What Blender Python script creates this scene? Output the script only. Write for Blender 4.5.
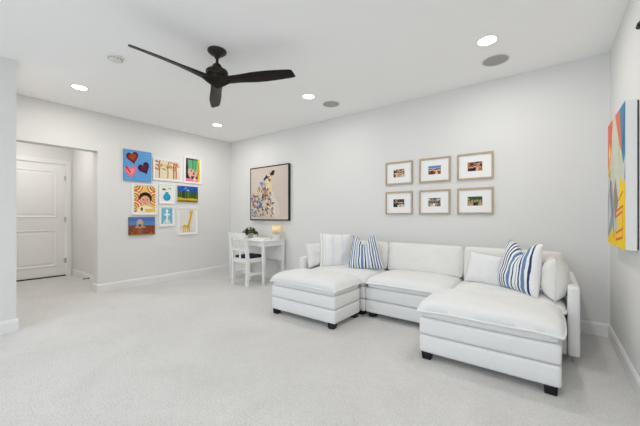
import bpy, bmesh, math, random
from mathutils import Vector, Matrix, noise

# ---------------------------------------------------------------- clear, camera, world, lights
scene = bpy.context.scene
for o in list(bpy.data.objects):
    bpy.data.objects.remove(o)
COL = scene.collection
PI = math.pi
CEIL = 2.74

cam_data = bpy.data.cameras.new('camera')
cam_data.sensor_width = 36.0
cam_data.lens = 301.0 / 640.0 * 36.0
cam_data.shift_y = -3.0 / 640.0 * -1.0
cam_data.clip_start = 0.02
cam = bpy.data.objects.new('camera', cam_data)
COL.objects.link(cam)
cam.location = (0, 0, 1.163)
cam.rotation_euler = (PI / 2, 0, math.atan2(0.608, 0.795))
scene.camera = cam

world = bpy.data.worlds.new('daylight')
scene.world = world
world.use_nodes = True
world.node_tree.nodes['Background'].inputs[0].default_value = (0.80, 0.88, 1.0, 1)
world.node_tree.nodes['Background'].inputs[1].default_value = 1.6

scene.view_settings.view_transform = 'Standard'
scene.view_settings.look = 'None'
scene.view_settings.gamma = 1.0
scene.view_settings.use_curve_mapping = False
scene.view_settings.exposure = 0.06
scene.cycles.use_denoising = True
scene.cycles.max_bounces = 12
scene.cycles.diffuse_bounces = 8
scene.cycles.sample_clamp_indirect = 6.0


def area(name, loc, rot, sx, sy, power, color=(1, 1, 1)):
    d = bpy.data.lights.new(name, 'AREA')
    d.shape = 'RECTANGLE'
    d.size, d.size_y, d.energy, d.color = sx, sy, power, color
    o = bpy.data.objects.new(name, d)
    o.location, o.rotation_euler = loc, rot
    COL.objects.link(o)
    return o


def disc(name, loc, power, color=(1, 0.962, 0.918), size=0.14):
    d = bpy.data.lights.new(name, 'AREA')
    d.shape = 'DISK'
    d.energy, d.color, d.size = power, color, size
    o = bpy.data.objects.new(name, d)
    o.location = loc
    COL.objects.link(o)
    return o


FRONT_Y = -3.6
WIN = [(-3.75, -2.25), (-1.60, -0.10)]          # the two windows behind the viewer
for k, (wx0, wx1) in enumerate(WIN):
    area('window_daylight', ((wx0 + wx1) / 2, FRONT_Y - 0.16, 1.50), (PI / 2, 0, 0), 1.5, 1.7, 31, (0.64, 0.82, 1.0))
LIGHTS = [(-4.58, 1.14), (-2.53, 3.06), (-4.58, 3.06), (-0.45, 3.06), (-2.53, -0.80), (-0.45, -0.80), (-0.45, 1.14), (-2.53, -2.75), (-0.45, -2.75)]
for (lx, ly), pw in zip(LIGHTS, (10.5, 6.4, 10.5, 8.4, 8.9, 8.9, 8.9, 8.9, 8.9)):
    disc('downlight_lamp', (lx, ly, CEIL - 0.012), pw)
disc('hall_downlight_lamp', (-6.6, 0.9, CEIL - 0.012), 13.5)


# ---------------------------------------------------------------- materials
def mat(name, col, rough=0.6, metal=0.0, bump=0.0, scale=60, vary=0.0, spec=0.3, sheen=0.0, vscale=None):
    m = bpy.data.materials.new(name)
    m.use_nodes = True
    nt = m.node_tree
    b = nt.nodes['Principled BSDF']
    b.inputs['Base Color'].default_value = (*col, 1)
    b.inputs['Roughness'].default_value = rough
    b.inputs['Metallic'].default_value = metal
    b.inputs['Specular IOR Level'].default_value = spec
    if sheen:
        b.inputs['Sheen Weight'].default_value = sheen
    tc = nt.nodes.new('ShaderNodeTexCoord')
    if bump:
        n = nt.nodes.new('ShaderNodeTexNoise')
        n.inputs['Scale'].default_value = scale
        n.inputs['Detail'].default_value = 4
        nt.links.new(tc.outputs['Object'], n.inputs['Vector'])
        bp = nt.nodes.new('ShaderNodeBump')
        bp.inputs['Strength'].default_value = bump
        bp.inputs['Distance'].default_value = 0.004
        nt.links.new(n.outputs['Fac'], bp.inputs['Height'])
        nt.links.new(bp.outputs['Normal'], b.inputs['Normal'])
    if vary:
        n2 = nt.nodes.new('ShaderNodeTexNoise')
        n2.inputs['Scale'].default_value = vscale or scale * 0.5
        n2.inputs['Detail'].default_value = 5
        nt.links.new(tc.outputs['Object'], n2.inputs['Vector'])
        r = nt.nodes.new('ShaderNodeValToRGB')
        r.color_ramp.elements[0].position = 0.3
        r.color_ramp.elements[1].position = 0.7
        r.color_ramp.elements[0].color = (*[max(0, c * (1 - vary)) for c in col], 1)
        r.color_ramp.elements[1].color = (*[min(1, c * (1 + vary)) for c in col], 1)
        nt.links.new(n2.outputs['Fac'], r.inputs['Fac'])
        nt.links.new(r.outputs['Color'], b.inputs['Base Color'])
    return m


def emat(name, col, strength):
    m = bpy.data.materials.new(name)
    m.use_nodes = True
    b = m.node_tree.nodes['Principled BSDF']
    b.inputs['Base Color'].default_value = (*col, 1)
    b.inputs['Emission Color'].default_value = (*col, 1)
    b.inputs['Emission Strength'].default_value = strength
    return m


def carpet_mat():
    m = mat('carpet', (0.70, 0.665, 0.62), 0.95, spec=0.05)
    nt = m.node_tree
    b = nt.nodes['Principled BSDF']
    b.inputs['Sheen Weight'].default_value = 0.2
    tc = nt.nodes.new('ShaderNodeTexCoord')
    fine = nt.nodes.new('ShaderNodeTexNoise')
    fine.inputs['Scale'].default_value = 95
    fine.inputs['Detail'].default_value = 5
    mid = nt.nodes.new('ShaderNodeTexNoise')
    mid.inputs['Scale'].default_value = 18
    mid.inputs['Detail'].default_value = 6
    big = nt.nodes.new('ShaderNodeTexNoise')
    big.inputs['Scale'].default_value = 1.6
    big.inputs['Detail'].default_value = 3
    big.inputs['Distortion'].default_value = 1.0
    for n in (fine, mid, big):
        nt.links.new(tc.outputs['Object'], n.inputs['Vector'])
    a = nt.nodes.new('ShaderNodeMath'); a.operation = 'MULTIPLY_ADD'
    nt.links.new(mid.outputs['Fac'], a.inputs[0]); a.inputs[1].default_value = 0.22
    nt.links.new(fine.outputs['Fac'], a.inputs[2])
    c = nt.nodes.new('ShaderNodeMath'); c.operation = 'MULTIPLY_ADD'
    nt.links.new(big.outputs['Fac'], c.inputs[0]); c.inputs[1].default_value = 0.34
    nt.links.new(a.outputs[0], c.inputs[2])
    r = nt.nodes.new('ShaderNodeValToRGB')
    r.color_ramp.elements[0].position = 0.58
    r.color_ramp.elements[1].position = 0.98
    r.color_ramp.elements[0].color = (0.53, 0.52, 0.505, 1)
    r.color_ramp.elements[1].color = (0.69, 0.678, 0.66, 1)
    nt.links.new(c.outputs[0], r.inputs['Fac'])
    nt.links.new(r.outputs['Color'], b.inputs['Base Color'])
    bp = nt.nodes.new('ShaderNodeBump')
    bp.inputs['Strength'].default_value = 0.6
    bp.inputs['Distance'].default_value = 0.008
    nt.links.new(a.outputs[0], bp.inputs['Height'])
    nt.links.new(bp.outputs['Normal'], b.inputs['Normal'])
    return m


def stripe_mat(name, base, stripes, wob=0.01, freq=6.0, bumpscale=300):
    """stripes: list of (centre, half width, colour) along the u of the fabric"""
    m = mat(name, base, 0.9, spec=0.1)
    nt = m.node_tree
    b = nt.nodes['Principled BSDF']
    b.inputs['Sheen Weight'].default_value = 0.15
    uv = nt.nodes.new('ShaderNodeTexCoord')
    sep = nt.nodes.new('ShaderNodeSeparateXYZ')
    nt.links.new(uv.outputs['UV'], sep.inputs[0])
    no = nt.nodes.new('ShaderNodeTexNoise')
    no.inputs['Scale'].default_value = freq
    no.inputs['Detail'].default_value = 2
    nt.links.new(uv.outputs['UV'], no.inputs['Vector'])
    w = nt.nodes.new('ShaderNodeMath'); w.operation = 'MULTIPLY_ADD'
    nt.links.new(no.outputs['Fac'], w.inputs[0]); w.inputs[1].default_value = wob * 2
    w.inputs[2].default_value = -wob
    ad = nt.nodes.new('ShaderNodeMath'); ad.operation = 'ADD'
    nt.links.new(sep.outputs[0], ad.inputs[0]); nt.links.new(w.outputs[0], ad.inputs[1])
    r = nt.nodes.new('ShaderNodeValToRGB')
    r.color_ramp.interpolation = 'CONSTANT'
    els = r.color_ramp.elements
    els[0].position = 0; els[0].color = (*base, 1)
    els.remove(els[1])
    for c, hw, colr in stripes:
        e = els.new(c - hw); e.color = (*colr, 1)
        e = els.new(c + hw); e.color = (*base, 1)
    nt.links.new(ad.outputs[0], r.inputs['Fac'])
    nt.links.new(r.outputs['Color'], b.inputs['Base Color'])
    n = nt.nodes.new('ShaderNodeTexNoise'); n.inputs['Scale'].default_value = bumpscale
    tc = nt.nodes.new('ShaderNodeTexCoord')
    nt.links.new(tc.outputs['Object'], n.inputs['Vector'])
    bp = nt.nodes.new('ShaderNodeBump'); bp.inputs['Strength'].default_value = 0.3
    bp.inputs['Distance'].default_value = 0.003
    nt.links.new(n.outputs['Fac'], bp.inputs['Height'])
    nt.links.new(bp.outputs['Normal'], b.inputs['Normal'])
    return m


WALL = mat('wall_paint', (0.74, 0.735, 0.72), 0.75, bump=0.05, scale=180, spec=0.2)
CEILM = mat('ceiling_paint', (0.95, 0.95, 0.945), 0.85, bump=0.05, scale=180, spec=0.1)
TRIM = mat('trim_paint', (0.79, 0.79, 0.78), 0.4, bump=0.02, scale=50)
CARPET = carpet_mat()
DOORM = mat('door_paint', (0.82, 0.815, 0.80), 0.45, bump=0.02, scale=50)
BRONZE = mat('dark_bronze', (0.042, 0.034, 0.027), 0.45, metal=0.4, vary=0.2, scale=30)
FANM = mat('dark_carved_wood', (0.013, 0.009, 0.006), 0.40, spec=0.2, bump=0.15, scale=40, vary=0.3, vscale=20)
LINEN = mat('white_linen', (0.785, 0.785, 0.78), 0.92, bump=0.35, scale=420, vary=0.03, sheen=0.1, spec=0.1)
LINEN2 = mat('cream_linen', (0.775, 0.765, 0.735), 0.92, bump=0.35, scale=420, vary=0.03, sheen=0.1, spec=0.1)
PIPE = mat('linen_piping', (0.80, 0.79, 0.765), 0.92, bump=0.2, scale=300, spec=0.1)
TAUPE = mat('taupe_piping', (0.60, 0.58, 0.54), 0.9, bump=0.2, scale=300, spec=0.1)
BLACK = mat('black_wood', (0.012, 0.012, 0.013), 0.45, bump=0.05)
NAVY = mat('navy_seat_pad', (0.012, 0.017, 0.035), 0.85, bump=0.3, scale=300)
WHITEW = mat('white_lacquer', (0.84, 0.84, 0.83), 0.4, bump=0.03, scale=60)
OAK = mat('light_oak', (0.47, 0.37, 0.26), 0.55, bump=0.1, scale=60, vary=0.15, vscale=30)
MATB = mat('white_mat_board', (0.85, 0.85, 0.84), 0.8, bump=0.03, scale=200)
WFRAME = mat('white_frame', (0.86, 0.855, 0.84), 0.45, bump=0.02, scale=80)
BFRAME = mat('black_frame', (0.02, 0.016, 0.013), 0.4, bump=0.03, scale=80)
CANVAS = mat('canvas_edge', (0.78, 0.77, 0.76), 0.8, bump=0.1, scale=300)
CHROME = mat('satin_nickel', (0.6, 0.6, 0.6), 0.3, metal=1.0)
GRILLE = mat('speaker_grille', (0.42, 0.415, 0.405), 0.7, bump=0.5, scale=500)
PLASTIC = mat('white_plastic', (0.74, 0.73, 0.71), 0.45)
SLOT = mat('grey_slot', (0.35, 0.35, 0.34), 0.6)
LENS = emat('light_lens', (1.0, 0.98, 0.94), 5.0)
LEAF = mat('leaf', (0.022, 0.045, 0.010), 0.5, vary=0.5, scale=30, vscale=25)
LEAF2 = mat('olive_leaf', (0.07, 0.085, 0.022), 0.5, vary=0.4, scale=30, vscale=25)
SOIL = mat('soil', (0.04, 0.03, 0.02), 0.95, bump=0.4, scale=90)
POTM = mat('pale_grey_pot', (0.5, 0.5, 0.5), 0.35, bump=0.05)
CERAM = mat('pale_ceramic', (0.7, 0.72, 0.76), 0.3)
PAPER = mat('white_paper', (0.88, 0.88, 0.87), 0.7)

WHITEC = (0.83, 0.83, 0.84)
NV, BL, LB = (0.032, 0.052, 0.125), (0.13, 0.235, 0.42), (0.36, 0.45, 0.58)
STR_A = stripe_mat('blue_wavy_stripes', WHITEC, [
    (0.04, .017, NV), (0.105, .020, BL), (0.185, .015, NV), (0.26, .028, LB), (0.345, .018, NV), (0.44, .034, BL),
    (0.535, .018, NV), (0.62, .030, LB), (0.71, .017, NV), (0.79, .022, BL), (0.865, .015, NV), (0.94, .022, BL)], 0.035, 3.2)
STR_B = stripe_mat('blue_broad_stripes', WHITEC, [
    (0.035, .013, NV), (0.09, .013, NV), (0.15, .012, LB), (0.21, .015, NV), (0.27, .012, NV), (0.335, .015, NV),
    (0.43, .033, BL), (0.53, .016, NV), (0.61, .012, LB), (0.68, .018, NV), (0.765, .036, BL), (0.875, .022, NV)], 0.035, 3.0)
STR_C = stripe_mat('pale_blue_stripes', (0.83, 0.83, 0.81), [
    (0.06, .012, (.58, .57, .50)), (0.13, .01, (.70, .69, .62)), (0.36, .014, (.66, .70, .765)), (0.41, .008, (.72, .75, .78)),
    (0.66, .014, (.67, .71, .77)), (0.70, .006, (.68, .71, .77)), (0.93, .009, (.68, .71, .76))], 0.004, 4)

SH = bpy.data.materials.new('lamp_shade_fabric')
SH.use_nodes = True
_nt = SH.node_tree
_p = _nt.nodes['Principled BSDF']
_p.inputs['Base Color'].default_value = (0.9, 0.82, 0.66, 1)
_p.inputs['Roughness'].default_value = 0.9
_tr = _nt.nodes.new('ShaderNodeBsdfTranslucent'); _tr.inputs[0].default_value = (0.97, 0.91, 0.78, 1)
_mx = _nt.nodes.new('ShaderNodeMixShader'); _mx.inputs[0].default_value = 0.7
_nt.links.new(_p.outputs[0], _mx.inputs[1]); _nt.links.new(_tr.outputs[0], _mx.inputs[2])
_wv = _nt.nodes.new('ShaderNodeTexNoise'); _wv.inputs['Scale'].default_value = 250
_bp = _nt.nodes.new('ShaderNodeBump'); _bp.inputs['Strength'].default_value = 0.2
_nt.links.new(_wv.outputs['Fac'], _bp.inputs['Height']); _nt.links.new(_bp.outputs['Normal'], _p.inputs['Normal'])
_nt.links.new(_mx.outputs[0], _nt.nodes['Material Output'].inputs[0])

GLASS = bpy.data.materials.new('window_glass')
GLASS.use_nodes = True
_nt = GLASS.node_tree
_nt.nodes.remove(_nt.nodes['Principled BSDF'])
_t = _nt.nodes.new('ShaderNodeBsdfTransparent')
_g = _nt.nodes.new('ShaderNodeBsdfGlossy'); _g.inputs['Roughness'].default_value = 0.02
_m = _nt.nodes.new('ShaderNodeMixShader'); _m.inputs[0].default_value = 0.06
_nt.links.new(_t.outputs[0], _m.inputs[1]); _nt.links.new(_g.outputs[0], _m.inputs[2])
_nt.links.new(_m.outputs[0], _nt.nodes['Material Output'].inputs[0])


# ---------------------------------------------------------------- mesh helpers
def tag(o, label=None, cat=None, group=None, kind=None):
    if label: o['label'] = label
    if cat: o['category'] = cat
    if group: o['group'] = group
    if kind: o['kind'] = kind
    return o


def link_mesh(name, bm, mats, parent=None, smooth=True, angle=40, mw=None):
    me = bpy.data.meshes.new(name)
    bmesh.ops.recalc_face_normals(bm, faces=bm.faces) if smooth != 'art' else None
    bm.to_mesh(me)
    bm.free()
    for m in (mats if isinstance(mats, (list, tuple)) else [mats]):
        me.materials.append(m)
    if smooth and smooth != 'art':
        for p in me.polygons: p.use_smooth = True
        me.set_sharp_from_angle(angle=math.radians(angle))
    o = bpy.data.objects.new(name, me)
    COL.objects.link(o)
    if parent: o.parent = parent
    if mw is not None: o.matrix_local = mw
    return o


def empty(name, loc=(0, 0, 0), rz=0):
    o = bpy.data.objects.new(name, None)
    o.empty_display_size = 0.1
    o.location = loc
    o.rotation_euler = (0, 0, rz)
    COL.objects.link(o)
    return o


def copy_tree(o, parent=None):
    c = o.copy()
    COL.objects.link(c)
    c.parent = parent
    if parent: c.matrix_parent_inverse = o.matrix_parent_inverse.copy()
    for ch in list(o.children): copy_tree(ch, c)
    return c


def box(bm, x0, x1, y0, y1, z0, z1, bev=0.0, segs=2, mi=0, M=None):
    r = bmesh.ops.create_cube(bm, size=1)
    vs = r['verts']
    bmesh.ops.scale(bm, vec=(x1 - x0, y1 - y0, z1 - z0), verts=vs)
    bmesh.ops.translate(bm, vec=((x0 + x1) / 2, (y0 + y1) / 2, (z0 + z1) / 2), verts=vs)
    if bev:
        es = list({e for v in vs for e in v.link_edges})
        r2 = bmesh.ops.bevel(bm, geom=es, offset=bev, segments=segs, affect='EDGES', profile=0.5)
        vs = list({v for f in r2['faces'] for v in f.verts} | {v for v in vs if v.is_valid})
    for f in {f for v in vs for f in v.link_faces}: f.material_index = mi
    if M is not None: bmesh.ops.transform(bm, matrix=M, verts=vs)
    return vs


def lathe(bm, prof, n=32, cx=0, cy=0, mi=0, cap=True):
    rings = []
    for r, z in prof:
        rings.append([bm.verts.new((cx + r * math.cos(2 * PI * k / n), cy + r * math.sin(2 * PI * k / n), z)) for k in range(n)])
    for a, b in zip(rings, rings[1:]):
        for k in range(n):
            f = bm.faces.new((a[k], a[(k + 1) % n], b[(k + 1) % n], b[k])); f.material_index = mi
    if cap:
        for rg in (rings[0], rings[-1]):
            f = bm.faces.new(rg); f.material_index = mi


def tube(bm, pts, rad, n=8, closed=False, mi=0):
    pts = [Vector(p) for p in pts]
    rings = []
    N = len(pts)
    up = Vector((0, 0, 1))
    for i, p in enumerate(pts):
        if closed: t = pts[(i + 1) % N] - pts[i - 1]
        else: t = pts[min(i + 1, N - 1)] - pts[max(i - 1, 0)]
        t.normalize()
        s = t.cross(up)
        if s.length < 1e-3: s = t.cross(Vector((0, 1, 0)))
        s.normalize()
        u = s.cross(t)
        r = rad[i] if isinstance(rad, (list, tuple)) else rad
        rings.append([bm.verts.new(p + s * r * math.cos(2 * PI * k / n) + u * r * math.sin(2 * PI * k / n)) for k in range(n)])
    prs = list(zip(rings, rings[1:])) + ([(rings[-1], rings[0])] if closed else [])
    for a, b in prs:
        for k in range(n):
            f = bm.faces.new((a[k], a[(k + 1) % n], b[(k + 1) % n], b[k])); f.material_index = mi
    if not closed:
        bm.faces.new(rings[0]).material_index = mi
        bm.faces.new(rings[-1]).material_index = mi


def simple(name, x0, x1, y0, y1, z0, z1, m, parent=None, bev=0.0, segs=2):
    bm = bmesh.new()
    box(bm, x0, x1, y0, y1, z0, z1, bev, segs)
    return link_mesh(name, bm, m, parent, smooth=bool(bev))


def struct(name, boxes, m, bev=0.0):
    bm = bmesh.new()
    for b in boxes: box(bm, *b, bev)
    o = link_mesh(name, bm, m, smooth=bool(bev))
    o['kind'] = 'structure'
    return o


# ---------------------------------------------------------------- room shell
XL, XR, YB = -5.46, 0.456, 3.985
HX, HY1, HY0 = -7.50, 1.76, -0.10           # hall beyond the opening
NX, NY = -4.29, 0.553                       # closet block that juts into the room
OPY, OPZ = 1.58, 2.15                       # opening edge, opening height

struct('floor', [(HX - 0.3, XR + 0.2, FRONT_Y - 0.2, YB + 0.2, -0.12, 0.0)], CARPET)
struct('ceiling', [(HX - 0.3, XR + 0.2, FRONT_Y - 0.2, YB + 0.2, CEIL, CEIL + 0.12)], CEILM)
struct('wall_back', [(XL - 0.18, XR + 0.15, YB, YB + 0.15, 0, CEIL)], WALL)
struct('wall_right', [(XR, XR + 0.15, FRONT_Y - 0.15, YB, 0, CEIL)], WALL)
struct('wall_left', [(XL - 0.18, XL, OPY, YB, 0, CEIL), (XL - 0.18, XL, NY, OPY, OPZ, CEIL)], WALL)
struct('wall_closet', [(XL - 0.18, NX, FRONT_Y, NY, 0, CEIL)], WALL)
struct('wall_hall_right', [(HX, XL - 0.18, HY1, HY1 + 0.12, 0, CEIL)], WALL)
struct('wall_hall_left', [(HX, XL - 0.18, HY0 - 0.12, HY0, 0, CEIL)], WALL)
D0, D1, DZ = 0.80, 1.655, 2.165             # the door in the end wall of the hall
struct('wall_hall_end', [(HX - 0.15, HX, HY0 - 0.12, D0 - 0.01, 0, CEIL), (HX - 0.15, HX, D1 + 0.01, HY1 + 0.12, 0, CEIL),
                         (HX - 0.15, HX, D0 - 0.01, D1 + 0.01, DZ + 0.01, CEIL)], WALL)
fb = [(NX, WIN[0][0], FRONT_Y - 0.15, FRONT_Y, 0, CEIL), (WIN[0][1], WIN[1][0], FRONT_Y - 0.15, FRONT_Y, 0, CEIL),
      (WIN[1][1], XR, FRONT_Y - 0.15, FRONT_Y, 0, CEIL)]
for a, b in WIN:
    fb += [(a, b, FRONT_Y - 0.15, FRONT_Y, 0, 0.65), (a, b, FRONT_Y - 0.15, FRONT_Y, 2.35, CEIL)]
struct('wall_front', fb, WALL)
for k, (a, b) in enumerate(WIN):
    bm = bmesh.new()
    y0, y1 = FRONT_Y - 0.09, FRONT_Y - 0.04
    box(bm, a, a + 0.05, y0, y1, 0.65, 2.35); box(bm, b - 0.05, b, y0, y1, 0.65, 2.35)
    box(bm, a, b, y0, y1, 0.65, 0.70); box(bm, a, b, y0, y1, 2.30, 2.35); box(bm, a, b, y0, y1, 1.48, 1.52)
    w = link_mesh('window_%d' % (k + 1), bm, TRIM, smooth=False)
    w['kind'] = 'structure'
    simple('window_pane', a + 0.05, b - 0.05, FRONT_Y - 0.068, FRONT_Y - 0.062, 0.70, 2.30, GLASS, w)
    simple('window_sill', a - 0.05, b + 0.05, FRONT_Y - 0.02, FRONT_Y + 0.05, 0.62, 0.65, TRIM, w)


def baseboard(name, segs_):
    """segs_: (x0, y0, x1, y1, nx, ny): run along a wall face, n points into the room"""
    bm = bmesh.new()
    prof = [(0, 0), (0.015, 0), (0.015, 0.102), (0.011, 0.108), (0.011, 0.117), (0.004, 0.126), (0, 0.126)]
    for x0, y0, x1, y1, nx, ny in segs_:
        a = [bm.verts.new((x0 + nx * p, y0 + ny * p, z)) for p, z in prof]
        b = [bm.verts.new((x1 + nx * p, y1 + ny * p, z)) for p, z in prof]
        for k in range(len(prof)):
            j = (k + 1) % len(prof)
            bm.faces.new((a[k], a[j], b[j], b[k]))
        bm.faces.new(a); bm.faces.new(b)
    o = link_mesh(name, bm, TRIM, smooth=False)
    o['kind'] = 'structure'


baseboard('baseboard_back', [(XL, YB, XR, YB, 0, -1)])
baseboard('baseboard_left', [(XL, OPY - 0.015, XL, YB, 1, 0), (XL - 0.0005, OPY, XL - 0.18, OPY, 0, -1)])
baseboard('baseboard_right', [(XR, FRONT_Y, XR, YB, -1, 0)])
baseboard('baseboard_closet', [(NX, FRONT_Y, NX, NY + 0.015, 1, 0), (NX - 0.0005, NY, XL - 0.18, NY, 0, 1)])
baseboard('baseboard_hall_right', [(XL - 0.18, HY1, HX, HY1, 0, -1)])
baseboard('baseboard_hall_left', [(XL - 0.18, HY0, HX, HY0, 0, 1)])
baseboard('baseboard_front', [(NX, FRONT_Y, XR, FRONT_Y, 0, 1)])

# door casing and the panelled door
struct('trim_1', [(HX, HX + 0.018, D1 + 0.0, D1 + 0.075, 0, DZ + 0.075), (HX, HX + 0.018, D0 - 0.075, D0, 0, DZ + 0.075),
                  (HX, HX + 0.018, D0, D1, DZ, DZ + 0.075)], TRIM)
bm = bmesh.new()
fx = HX - 0.012
box(bm, fx - 0.04, fx, D0 + 0.003, D1 - 0.003, 0.022, DZ - 0.004)
door = link_mesh('door_1', bm, DOORM, smooth=False)
door['kind'] = 'structure'


def door_panel(y0, y1, z0, z1):
    bm = bmesh.new()
    loops = []
    for inset, out in ((0, 0.0), (0.006, 0.009), (0.022, 0.009), (0.034, 0.001), (0.060, 0.001), (0.075, 0.006)):
        loops.append([bm.verts.new((fx + out, y, z)) for y, z in ((y0 + inset, z0 + inset), (y1 - inset, z0 + inset), (y1 - inset, z1 - inset), (y0 + inset, z1 - inset))])
    for a, b in zip(loops, loops[1:]):
        for k in range(4): bm.faces.new((a[k], a[(k + 1) % 4], b[(k + 1) % 4], b[k]))
    bm.faces.new(loops[-1]); bm.faces.new(loops[0])
    link_mesh('door_panel', bm, DOORM, door, smooth=False)


door_panel(D0 + 0.12, D1 - 0.13, 1.13, DZ - 0.14)
door_panel(D0 + 0.12, D1 - 0.13, 0.20, 0.90)
for hz in (0.30, 1.10, 1.90):
    bm = bmesh.new()
    lathe(bm, [(0.007, hz - 0.045), (0.007, hz + 0.045)], 10, HX + 0.012, D1 - 0.004)
    box(bm, HX - 0.012, HX + 0.004, D1 - 0.03, D1 - 0.004, hz - 0.045, hz + 0.045)
    link_mesh('hinge', bm, CHROME, door)
bm = bmesh.new()
tube(bm, [(fx, D0 + 0.06, 0.98), (fx + 0.006, D0 + 0.06, 0.98)], 0.028, 20)
tube(bm, [(fx + 0.004, D0 + 0.06, 0.98), (fx + 0.03, D0 + 0.06, 0.98), (fx + 0.04, D0 + 0.06, 0.98), (fx + 0.055, D0 + 0.06, 0.98), (fx + 0.062, D0 + 0.06, 0.98)], [0.010, 0.010, 0.024, 0.026, 0.014], 16)
link_mesh('door_handle', bm, BRONZE, door)
simple('threshold', HX - 0.08, HX + 0.006, D0, D1, 0.0, 0.018, BLACK, door)

# spring door stop on the hall baseboard
t = empty('door_stop', (-6.46, HY1 - 0.015, 0.066))
tag(t, 'small dark door stop sticking out of the hallway baseboard', 'door stop')
bm = bmesh.new()
tube(bm, [(0, 0, 0), (0, -0.012, 0)], 0.014, 12)
link_mesh('base_plate', bm, BRONZE, t)
bm = bmesh.new()
tube(bm, [(0.006 * math.cos(a * 1.2), -0.012 - a * 0.0012, 0.006 * math.sin(a * 1.2)) for a in range(50)], 0.0025, 5)
link_mesh('spring', bm, BRONZE, t)
bm = bmesh.new()
tube(bm, [(0, -0.07, 0), (0, -0.085, 0)], 0.010, 12)
link_mesh('rubber_tip', bm, BLACK, t)


# ---------------------------------------------------------------- ceiling fixtures
def downlight(x, y):
    t = empty('recessed_light', (x, y, CEIL))
    bm = bmesh.new()
    lathe(bm, [(0.074, 0.0), (0.074, -0.004), (0.082, -0.008), (0.092, -0.005), (0.094, 0.0)], 40, cap=False)
    link_mesh('trim_ring', bm, WFRAME, t)
    bm = bmesh.new()
    lathe(bm, [(0.075, -0.001), (0.073, -0.004), (0.02, -0.005)], 40)
    link_mesh('lens', bm, LENS, t)
    return t


LAB = {0: 'lit round recessed ceiling light on the far left, nearest the hallway opening',
       1: 'lit round recessed ceiling light beside the small speaker, right of the fan',
       2: 'lit round recessed ceiling light above the far corner, the smallest in view',
       3: 'lit round recessed ceiling light beside the large speaker, above the sofa chaise'}
for k in range(4):
    tag(downlight(*LIGHTS[k]), LAB[k], 'ceiling light', 'recessed ceiling lights')


def speaker(x, y, label):
    t = empty('ceiling_speaker', (x, y, CEIL))
    tag(t, label, 'speaker', 'round ceiling speakers')
    bm = bmesh.new()
    lathe(bm, [(0.112, 0.0), (0.112, -0.005), (0.122, -0.005), (0.124, 0.0)], 48, cap=False)
    link_mesh('rim', bm, PLASTIC, t)
    bm = bmesh.new()
    lathe(bm, [(0.114, 0.0), (0.113, -0.003), (0.05, -0.005)], 48)
    link_mesh('grille', bm, GRILLE, t)


speaker(-0.44, 3.50, 'grey round ceiling speaker over the right end of the sofa, the larger looking one')
speaker(-2.45, 3.46, 'grey round ceiling speaker above the framed photos, the smaller looking one')

t = empty('smoke_detector', (-3.43, 1.14, CEIL))
tag(t, 'white round smoke detector on the ceiling left of the fan', 'smoke detector')
bm = bmesh.new()
lathe(bm, [(0.072, 0.0), (0.072, -0.012), (0.066, -0.018)], 36)
link_mesh('mounting_plate', bm, PLASTIC, t)
bm = bmesh.new()
lathe(bm, [(0.060, -0.018), (0.058, -0.030), (0.048, -0.038), (0.02, -0.042)], 36)
link_mesh('cover', bm, PLASTIC, t)
bm = bmesh.new()
for k in range(12):
    a = 2 * PI * k / 12
    M = Matrix.Rotation(a, 4, 'Z')
    box(bm, 0.050, 0.0615, -0.009, 0.009, -0.030, -0.022, M=M)
link_mesh('vent_slots', bm, SLOT, t, smooth=False)

# ---------------------------------------------------------------- ceiling fan
fan = empty('ceiling_fan', (-2.525, 1.685, CEIL))
tag(fan, 'dark brown three blade ceiling fan hanging in the middle of the ceiling', 'ceiling fan')
bm = bmesh.new()
lathe(bm, [(0.086, 0.0), (0.088, -0.008), (0.084, -0.018), (0.060, -0.038), (0.030, -0.050), (0.020, -0.052)], 40)
link_mesh('canopy', bm, BRONZE, fan)
bm = bmesh.new()
lathe(bm, [(0.024, -0.046), (0.026, -0.060), (0.022, -0.072), (0.013, -0.078), (0.013, -0.118), (0.020, -0.125), (0.022, -0.145)], 20)
link_mesh('downrod', bm, BRONZE, fan)
bm = bmesh.new()
lathe(bm, [(0.024, -0.125), (0.040, -0.140), (0.050, -0.165), (0.055, -0.180), (0.094, -0.192), (0.102, -0.202),
           (0.102, -0.212), (0.096, -0.215), (0.101, -0.220), (0.101, -0.236), (0.092, -0.246), (0.05, -0.255)], 48)
link_mesh('motor_housing', bm, BRONZE, fan)
BLADES = [math.radians(d) for d in (-92.0, 27.6, 147.6)]
bm = bmesh.new()
rings = []
for r0, lobe, z in ((0.088, 0.0, -0.240), (0.088, 0.03, -0.262), (0.084, 0.38, -0.274), (0.078, 0.50, -0.292), (0.066, 0.50, -0.312), (0.050, 0.40, -0.332), (0.030, 0.2, -0.350), (0.010, 0, -0.362), (0.003, 0, -0.364)):
    ring = []
    for k in range(60):
        th = 2 * PI * k / 60
        c3 = max(0, math.cos(3 * (th - BLADES[1]))) ** 1.5
        rr = r0 * (1 + lobe * 2.2 * c3)
        ring.append(bm.verts.new((rr * math.cos(th), rr * math.sin(th), z)))
    rings.append(ring)
for ra, rb in zip(rings, rings[1:]):
    for k in range(60): bm.faces.new((ra[k], ra[(k + 1) % 60], rb[(k + 1) % 60], rb[k]))
bm.faces.new(rings[0]); bm.faces.new(rings[-1])
link_mesh('hub', bm, FANM, fan, angle=80)
R_F, Z_F = 0.752, -0.29


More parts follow.
